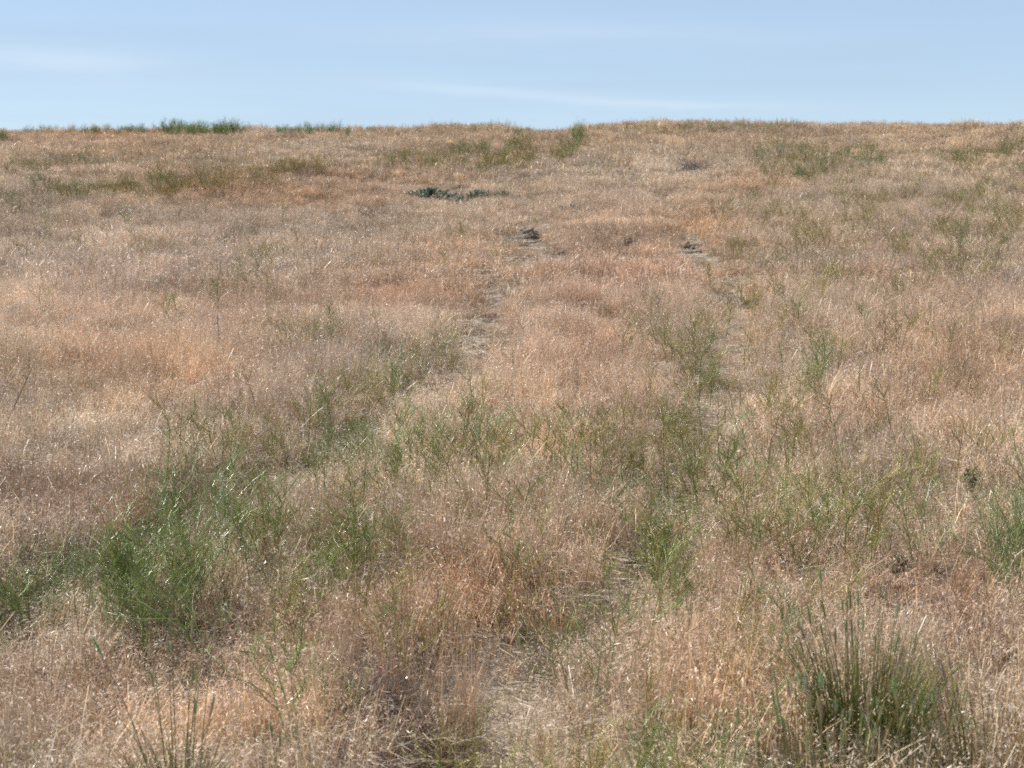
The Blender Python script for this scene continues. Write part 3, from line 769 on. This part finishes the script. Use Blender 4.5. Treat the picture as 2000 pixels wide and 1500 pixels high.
def bunch(px, py, seed, nbl, blh, rad, nsk, skh, label, tip=(.42, .31, .17), basec=(.135, .20, .032), headc=(.31, .33, .16), spread=.55):
    r = random.Random(seed); X, Y, Z, d = at(px, py)
    root = link('bunch_grass', None); root.location = (X, Y, Z); tag(root, label, 'grass', 'bunch grasses in the foreground', 'thing')
    b = MB()
    for _ in range(nbl):
        a = r.random() * 6.283; rr = rad * math.sqrt(r.random()); ln = abs(r.gauss(.08 + spread * rr / rad * .75, .12)); L = blh * r.uniform(.25, 1.1)
        aa = a + r.gauss(0, .35); p = np.array([rr * math.cos(a), rr * math.sin(a), -.01]); v = r.uniform(.65, 1.35)
        green = r.random() < .78
        P = [p]; bend = abs(r.gauss(0, .28)); aa0 = aa
        for k in range(4):
            aa = aa0 + r.gauss(0, .10); e = math.pi / 2 - ln * (.7 + .22 * k) - bend * (k / 3) ** 2; P.append(P[-1] + np.array(unit(aa, e)) * L / 4)
        w = r.uniform(.0009, .0017)
        c0 = tuple(x * v for x in (basec if green else (.20, .145, .07))) + (1,); c1 = tuple(x * v for x in ((.26, .275, .07) if green else tip)) + (1,)
        b.tube(P, [w, w, w * .85, w * .6, w * .2], c0, 3, c1)
    link('blades', b.mesh('blades', M_bunch), root)
    for k in range(nsk):
        a = r.random() * 6.283; rr = rad * math.sqrt(r.random()) * .8; ln = abs(r.gauss(.04 + spread * .45 * rr / rad, .06)); L = skh * r.uniform(.62, 1.1)
        aa = a + r.gauss(0, .3); P = [np.array([rr * math.cos(a), rr * math.sin(a), 0.0])]
        for j in range(4):
            P.append(P[-1] + np.array(unit(aa, math.pi / 2 - ln * (.6 + .25 * j))) * L / 4)
        v = r.uniform(.8, 1.25); m = MB(); m.tube(P, [.0013, .0012, .0011, .001, .0008], (.16 * v, .18 * v, .07 * v, 1), 4, (.30 * v, .25 * v, .12 * v, 1))
        stalk = link('seed_stalk', m.mesh('seed_stalk', M_bunch), root)
        h = MB(); seed_head(h, P[-1], P[-1] - P[-2], r.uniform(.032, .055), r.uniform(.007, .0105), r, tuple(x * r.uniform(.8, 1.2) for x in headc) + (1,))
        link('seed_head', h.mesh('seed_head', M_bunch), stalk)

bunch(1690, 1462, 1, 600, .325, .135, 22, .385, 'large green bunch grass with many upright blades at the lower right', spread=.40)
bunch(1620, 1580, 2, 200, .20, .14, 40, .255, 'pale-headed bunch grass at the bottom edge just in front of the large one', spread=.35, headc=(.40, .41, .21))
bunch(1790, 1565, 3, 160, .21, .12, 26, .25, 'bunch grass with pale green heads, rightmost of the green ones at the bottom edge', spread=.3, headc=(.38, .39, .20))
bunch(1445, 1590, 4, 60, .15, .05, 4, .19, 'small bunch grass with a few green heads, left of the pale-headed one', spread=.25)
bunch(345, 1580, 5, 210, .20, .08, 12, .36, 'green bunch grass with tall seed heads at the bottom left', spread=.4)
bunch(1930, 1560, 6, 190, .36, .13, 5, .30, 'tan brown bunch grass at the lower right corner', tip=(.50, .35, .20), basec=(.24, .16, .08), headc=(.42, .32, .20), spread=.5)
bunch(560, 1560, 7, 30, .12, .03, 3, .15, 'tiny bunch grass with a pair of green heads at the bottom edge, left of centre', spread=.3)

# ------------------------------------------------------------------ dead stalks and twigs
def stalk(pts, wpx, lab, col, name='dead_stalk', lift=None, cat='stalk', tips=0):
    """pts: (px, py, height above the ground in photo pixels)"""
    P = []; b = MB()
    X0, Y0, Z0, d0 = at(pts[0][0], pts[0][1]); s = d0 / F
    for px, py, hh in pts:
        dx = (px - pts[0][0]) * s; P.append((X0 + dx, Y0, 0))
    Q = []
    for (px, py, hh), p in zip(pts, P):
        up = (pts[0][1] - py) * s
        back = up * .25 if hh < 0 else up * .0
        # hh < 0: lies along the slope; otherwise leans upright
        if hh < 0:
            Xa, Ya, Za, _ = at(px, py, .10); Q.append((Xa, Ya, Za + .10 + (-hh) * s * .3))
        else:
            Q.append((p[0], p[1] + .15 * up, Z0 + up))
    o0 = np.array(Q[0])
    Q = [np.array(q) - o0 for q in Q]
    b.tube(Q, [wpx * s * (1 - .6 * k / (len(Q) - 1)) for k in range(len(Q))], (1, 1, 1, 1), 5)
    r = random.Random(int(pts[0][0]))
    for k in range(tips):
        f = r.uniform(.25, .98) * (len(Q) - 1); i = min(int(f), len(Q) - 2); q = Q[i] + (Q[i+1] - Q[i]) * (f - i)
        d = np.array([r.gauss(0, 1), r.gauss(0, 1), r.gauss(.5, .8)]); d /= np.linalg.norm(d); L = r.uniform(8, 26) * s
        b.tube([q, q + d * L * .5 + np.array([0, 0, .1 * L]), q + d * L], [wpx * s * .5, wpx * s * .4, wpx * s * .2], (1, 1, 1, 1), 3)
    o = link(name, b.mesh(name, M_dead)); o.location = tuple(o0); o.color = (*col, 1)
    tag(o, lab, cat, 'dead stalks in the grass')

PALE = (.72, .62, .47); GREY = (.30, .26, .235); DK = (.16, .115, .085)
stalk([(1686, 612, -6), (1720, 598, -10), (1760, 582, -14), (1800, 570, -16)], 2.2, 'long pale dead stalk lying beside a dark grass tuft at the right', PALE, tips=5)
stalk([(776, 1020, 0), (775, 990, 0), (770, 968, 0), (768, 940, 0)], 2.2, 'short white dead stem standing among weeds left of centre', (.8, .74, .64), tips=1)
stalk([(-5, 872, 0), (20, 810, 0), (45, 755, 0), (62, 718, 0)], 1.6, 'thin dark dead stem leaning right at the left edge', DK)
stalk([(1580, 832, -10), (1615, 824, -14), (1640, 808, -18)], 1.6, 'thin curved yellowish straw lying in grass right of the rut', (.66, .55, .34))
stalk([(270, 550, -8), (300, 553, -9), (318, 556, -8)], 1.7, 'short pale straw lying in pale grass at middle left', PALE)
stalk([(26, 412, -8), (38, 402, -9), (50, 394, -9)], 1.6, 'pale straw slanting at the far left below the olive band', PALE)
stalk([(900, 1110, -10), (918, 1095, -12), (936, 1080, -12)], 1.4, 'fine pale straw slanting in the lower centre grass', PALE)
stalk([(1820, 1345, 0), (1880, 1330, 0), (1950, 1320, 0), (2010, 1316, 0)], 1.5, 'long thin straw reaching out to the right edge beyond the large bunch grass', (.60, .46, .30))
stalk([(1745, 1520, 0), (1722, 1470, 0), (1712, 1425, 0), (1704, 1408, 0)], 2.2, 'pale bent straw in front of the large bunch grass', (.74, .64, .50))
stalk([(1850, 900, -8), (1870, 905, -12), (1890, 908, -10)], 1.5, 'pale straw lying behind the jagged-leaved weeds', PALE)
stalk([(900, 690, -3), (925, 698, -5), (945, 690, -4)], 1.8, 'pale twig lying on the bare earth of the left rut', (.66, .58, .48), tips=2)
stalk([(1305, 1115, 0), (1350, 1095, 0), (1370, 1098, 0)], 2.2, 'bent whitish stem arching beside the weeds at the right rut', (.62, .62, .5), tips=3)
stalk([(425, 705, 0), (424, 680, 0), (426, 650, 0), (423, 618, 0)], 2.6, 'grey weathered stem standing alone in pale grass at middle left', (.33, .29, .28), tips=14)
stalk([(1960, 1200, 0), (1966, 1130, 0), (1985, 1090, 0), (2005, 1075, 0)], 1.7, 'pale drooping straw at the right edge above the dark grass', (.70, .60, .46), tips=4)

def twigs(px, py, wpx, hpx, n, lab, col, name='dead_twigs', cat='twigs'):
    lift = .09
    X, Y, Z, d = at(px, py, lift); s = d / F; r = random.Random(int(px * 7 + py)); b = MB(); hpx = hpx * 1.1 + lift / s * .75; n = int(n * 1.5)
    for _ in range(n):
        x = r.gauss(0, .3) * wpx * s; y = r.gauss(0, .3) * wpx * s * .8
        a = r.random() * 6.283; e = r.uniform(.1, 1.3); L = r.uniform(.4, 1.0) * hpx * s * 1.25; v = r.uniform(.6, 1.5)
        dd = np.array(unit(a, e)); p = np.array([x, y, -.01]); q = p + dd * L * .5 + np.array([0, 0, .02 * r.random()]); t = q + np.array(unit(a + r.gauss(0, .6), e * r.uniform(.2, 1))) * L * .5
        w = max(.0011, .5 * s) * r.uniform(.7, 1.2)
        b.tube([p, q, t], [w, w * .8, w * .4], (v, v, v, 1), 3)
    o = link(name, b.mesh(name, M_dead)); o.location = (X, Y, Z); o.color = (*col, 1)
    tag(o, lab, cat, 'dead tufts and twigs in the grass')

BRN = (.20, .14, .105)
twigs(720, 1325, 110, 70, 150, 'grey dead twigs heaped in grass left of the forked green weed', (.27, .235, .225))
twigs(875, 382, 62, 16, 90, 'grey dead branches lying between the blue-green shrub and the dark shrub', (.25, .22, .215))
twigs(728, 420, 44, 20, 110, 'round brown dead tuft below the right half of the mound', BRN)
twigs(652, 426, 36, 14, 70, 'small brown dead tuft left of the round brown one', BRN)
twigs(1350, 325, 52, 18, 110, 'dark grey dead brush high on the slope right of the track', (.15, .125, .115))
twigs(1700, 688, 90, 34, 130, 'dark brown dead tuft in the grass at middle right', BRN)
twigs(1790, 590, 46, 30, 80, 'dark dead tuft at the tip of the long pale stalk', BRN)
twigs(1850, 500, 70, 26, 100, 'brown dead tuft at the right above the long pale stalk', BRN)
twigs(1900, 1235, 110, 110, 160, 'dark reddish dead grass tuft at the right edge above the tan bunch grass', (.17, .10, .07))
twigs(95, 1020, 170, 60, 170, 'dark greyish dead tuft above the left green thicket', (.20, .15, .135))
twigs(340, 1040, 120, 60, 120, 'reddish brown dead tuft just behind the left green thicket', (.20, .125, .10))
twigs(850, 1440, 80, 80, 200, 'shaded brown dead grass hanging over the bare rut at the bottom', (.18, .115, .075))  # shade of the grass wall is put into this dark brown
twigs(1045, 1290, 70, 50, 110, 'brown dead tuft overhanging the upper end of the bare rut', (.20, .13, .085))
twigs(1415, 582, 50, 14, 60, 'grey dead straw scattered on the right rut above the centre', (.30, .26, .24))
twigs(425, 1330, 110, 55, 120, 'dark tuft in the grass behind the lower left bunch grass', (.19, .13, .11))

# ------------------------------------------------------------------ clods and stones
def clod(px, py, wpx, hpx, lab, mat=M_clod, name='earth_clod', cat='earth clod', seed=0):
    import bmesh
    X, Y, Z, d = at(px, py); s = d / F
    bm = bmesh.new(); r = random.Random(seed * 31)
    lumps = [(0, 0, .78, 4)] + ([(r.gauss(0, .42), r.gauss(0, .45), r.uniform(.14, .42), 3) for _ in range(9)] if name == 'earth_clod' else [])
    for li, (ox, oy, sz, sub) in enumerate(lumps):
        new = bmesh.ops.create_icosphere(bm, subdivisions=sub, radius=1)['verts']
        C = np.array([v.co for v in new]); sd_ = seed + li * 13
        n = fbm(C[:, 0] * 1.6 + sd_, C[:, 1] * 1.6 + C[:, 2] * 2.3 + sd_ * 3, sd_, 4) - .5
        k = 1 + n * 1.1 + .3 * (vn(C[:, 0] * 7 + C[:, 2] * 3, C[:, 1] * 7 - C[:, 2] * 5, sd_ + 7) - .5)
        up = .45 if li == 0 else .2
        for v, c, kk in zip(new, C, k):
            v.co = ((c[0] * kk * sz * .62 + ox) * wpx * s, (c[1] * kk * sz * .55 + oy) * wpx * s, c[2] * kk * sz * hpx * s * .9 + hpx * s * up * sz)
    me = bpy.data.meshes.new(name); bm.to_mesh(me); bm.free(); me.materials.append(mat)
    o = link(name, me); o.location = (X, Y, Z); o.rotation_euler = (0, 0, seed * 1.7)
    tag(o, lab, cat, 'earth clods and stones along the track')
for k, (px, py, w, h, lab) in enumerate(CL): clod(px, py, w, h, lab, seed=k + 1)
clod(1330, 480, 18, 9, 'white stone behind the dark clod on the right rut', M_rock, 'stone', 'stone', 40)
clod(884, 1494, 30, 14, 'pale flat stone at the bottom of the bare rut', M_rock, 'stone', 'stone', 41)
clod(1075, 1292, 20, 7, 'small pale stone at the upper end of the bare rut', M_rock, 'stone', 'stone', 42)

# ------------------------------------------------------------------ light, sky, camera
SUN_EL, SUN_AZ = R(56), R(-68)            # azimuth from straight ahead (+Y), negative to the left
sun = bpy.data.lights.new('sun', 'SUN'); sun.energy = 4.5; sun.angle = R(.53); sun.color = (1, .955, .88)
so = bpy.data.objects.new('sun', sun); COL.objects.link(so)
from mathutils import Vector
sd = Vector((math.sin(SUN_AZ) * math.cos(SUN_EL), math.cos(SUN_AZ) * math.cos(SUN_EL), math.sin(SUN_EL)))
so.rotation_euler = sd.to_track_quat('Z', 'Y').to_euler(); so.location = (-20, 20, 30)

w = bpy.data.worlds.new('World'); S.world = w; w.use_nodes = True
nt = w.node_tree; nt.nodes.clear()
out = nt.nodes.new('ShaderNodeOutputWorld'); bg = nt.nodes.new('ShaderNodeBackground'); bg.inputs[1].default_value = .104
sky = nt.nodes.new('ShaderNodeTexSky'); sky.sky_type = 'NISHITA'; sky.sun_disc = False
sky.sun_elevation = SUN_EL; sky.sun_rotation = SUN_AZ; sky.altitude = 1200; sky.air_density = 1.0; sky.dust_density = .3; sky.ozone_density = 2.0
# thin streaks of cirrus
tc = nt.nodes.new('ShaderNodeTexCoord'); mp = nt.nodes.new('ShaderNodeMapping'); mp.inputs['Scale'].default_value = (2.2, 1, 26); mp.inputs['Rotation'].default_value = (0, R(4), 0)
nz = nt.nodes.new('ShaderNodeTexNoise'); nz.inputs['Scale'].default_value = 1.6; nz.inputs['Detail'].default_value = 5; nz.inputs['Roughness'].default_value = .5
rp = nt.nodes.new('ShaderNodeValToRGB'); rp.color_ramp.elements[0].position = .42; rp.color_ramp.elements[1].position = .80
rp.color_ramp.elements[0].color = (.62, .62, .62, 1); rp.color_ramp.elements[1].color = (.76, .76, .76, 1)
mx = nt.nodes.new('ShaderNodeMix'); mx.data_type = 'RGBA'; mx.inputs[7].default_value = (3.05, 3.9, 5.0, 1)
nt.links.new(tc.outputs['Generated'], mp.inputs[0]); nt.links.new(mp.outputs[0], nz.inputs['Vector']); nt.links.new(nz.outputs[0], rp.inputs[0])
sx = nt.nodes.new('ShaderNodeSeparateXYZ'); nt.links.new(tc.outputs['Generated'], sx.inputs[0])
def mth(op, a, b=None, c=None):
    q = nt.nodes.new('ShaderNodeMath'); q.operation = op
    for k, v in enumerate((a, b, c)):
        if v is None: continue
        if isinstance(v, (int, float)): q.inputs[k].default_value = v
        else: nt.links.new(v, q.inputs[k])
    return q.outputs[0]
az = mth('DIVIDE', sx.outputs[0], mth('MAXIMUM', sx.outputs[1], .02)); el = mth('DIVIDE', sx.outputs[2], mth('MAXIMUM', sx.outputs[1], .02))
nz2 = nt.nodes.new('ShaderNodeTexNoise'); nz2.inputs['Scale'].default_value = 5; nz2.inputs['Detail'].default_value = 6
mp2 = nt.nodes.new('ShaderNodeMapping'); mp2.inputs['Scale'].default_value = (2, 1, 14); nt.links.new(tc.outputs['Generated'], mp2.inputs[0]); nt.links.new(mp2.outputs[0], nz2.inputs['Vector'])
wob = mth('MULTIPLY', mth('SUBTRACT', nz2.outputs[0], .5), .012)
tot = rp.outputs[0]
for (xa, ya), (xb, yb), sig, amp in [((600, 148), (1380, 212), 13, .42), ((-200, 100), (420, 140), 30, .5), ((500, 60), (1700, 75), 28, .3), ((1000, 195), (1700, 215), 8, .4)]:
    A = ray(xa, ya); B = ray(xb, yb); sl = (B[1] - A[1]) / (B[0] - A[0])
    dev = mth('ADD', mth('SUBTRACT', mth('SUBTRACT', el, mth('MULTIPLY', mth('SUBTRACT', az, A[0]), sl)), A[1]), wob)
    g1 = mth('POWER', 2.718, mth('MULTIPLY', mth('POWER', mth('ABSOLUTE', mth('DIVIDE', dev, sig / F)), 2), -1))
    mid = (A[0] + B[0]) / 2; hw = (B[0] - A[0]) / 2
    g2 = mth('POWER', 2.718, mth('MULTIPLY', mth('POWER', mth('ABSOLUTE', mth('DIVIDE', mth('SUBTRACT', az, mid), hw * .75)), 2), -1))
    tot = mth('ADD', tot, mth('MULTIPLY', mth('MULTIPLY', g1, g2), mth('MULTIPLY', nz2.outputs[0], amp * 1.0)))
mx2 = nt.nodes.new('ShaderNodeMix'); mx2.data_type = 'RGBA'; mx2.inputs[7].default_value = (5.4, 5.9, 6.4, 1)
nt.links.new(mth('MINIMUM', rp.outputs[0], 1), mx.inputs[0])
st_ = mth('MINIMUM', mth('MAXIMUM', mth('SUBTRACT', tot, rp.outputs[0]), 0), 1); nt.links.new(st_, mx2.inputs[0]); nt.links.new(sky.outputs[0], mx.inputs[6])
nt.links.new(mx.outputs[2], mx2.inputs[6]); nt.links.new(mx2.outputs[2], bg.inputs[0]); nt.links.new(bg.outputs[0], out.inputs[0])

cam = bpy.data.cameras.new('camera'); cam.sensor_width = 36; cam.lens = 36 * F / 2000; cam.clip_end = 2000; cam.clip_start = .05
co = bpy.data.objects.new('camera', cam); COL.objects.link(co); co.location = (0, 0, CZ); co.rotation_euler = (math.pi / 2 - PITCH, 0, 0)
cam.dof.use_dof = True; cam.dof.focus_distance = 6.6; cam.dof.aperture_fstop = 6.3
S.camera = co

S.view_settings.view_transform = 'Standard'; S.view_settings.look = 'None'; S.view_settings.gamma = 1; S.view_settings.exposure = .6
S.render.engine = 'CYCLES'
S.cycles.use_denoising = False
S.cycles.max_bounces = 5; S.cycles.diffuse_bounces = 3; S.cycles.glossy_bounces = 2; S.cycles.transmission_bounces = 3; S.cycles.transparent_max_bounces = 4
S.cycles.filter_width = 1.7
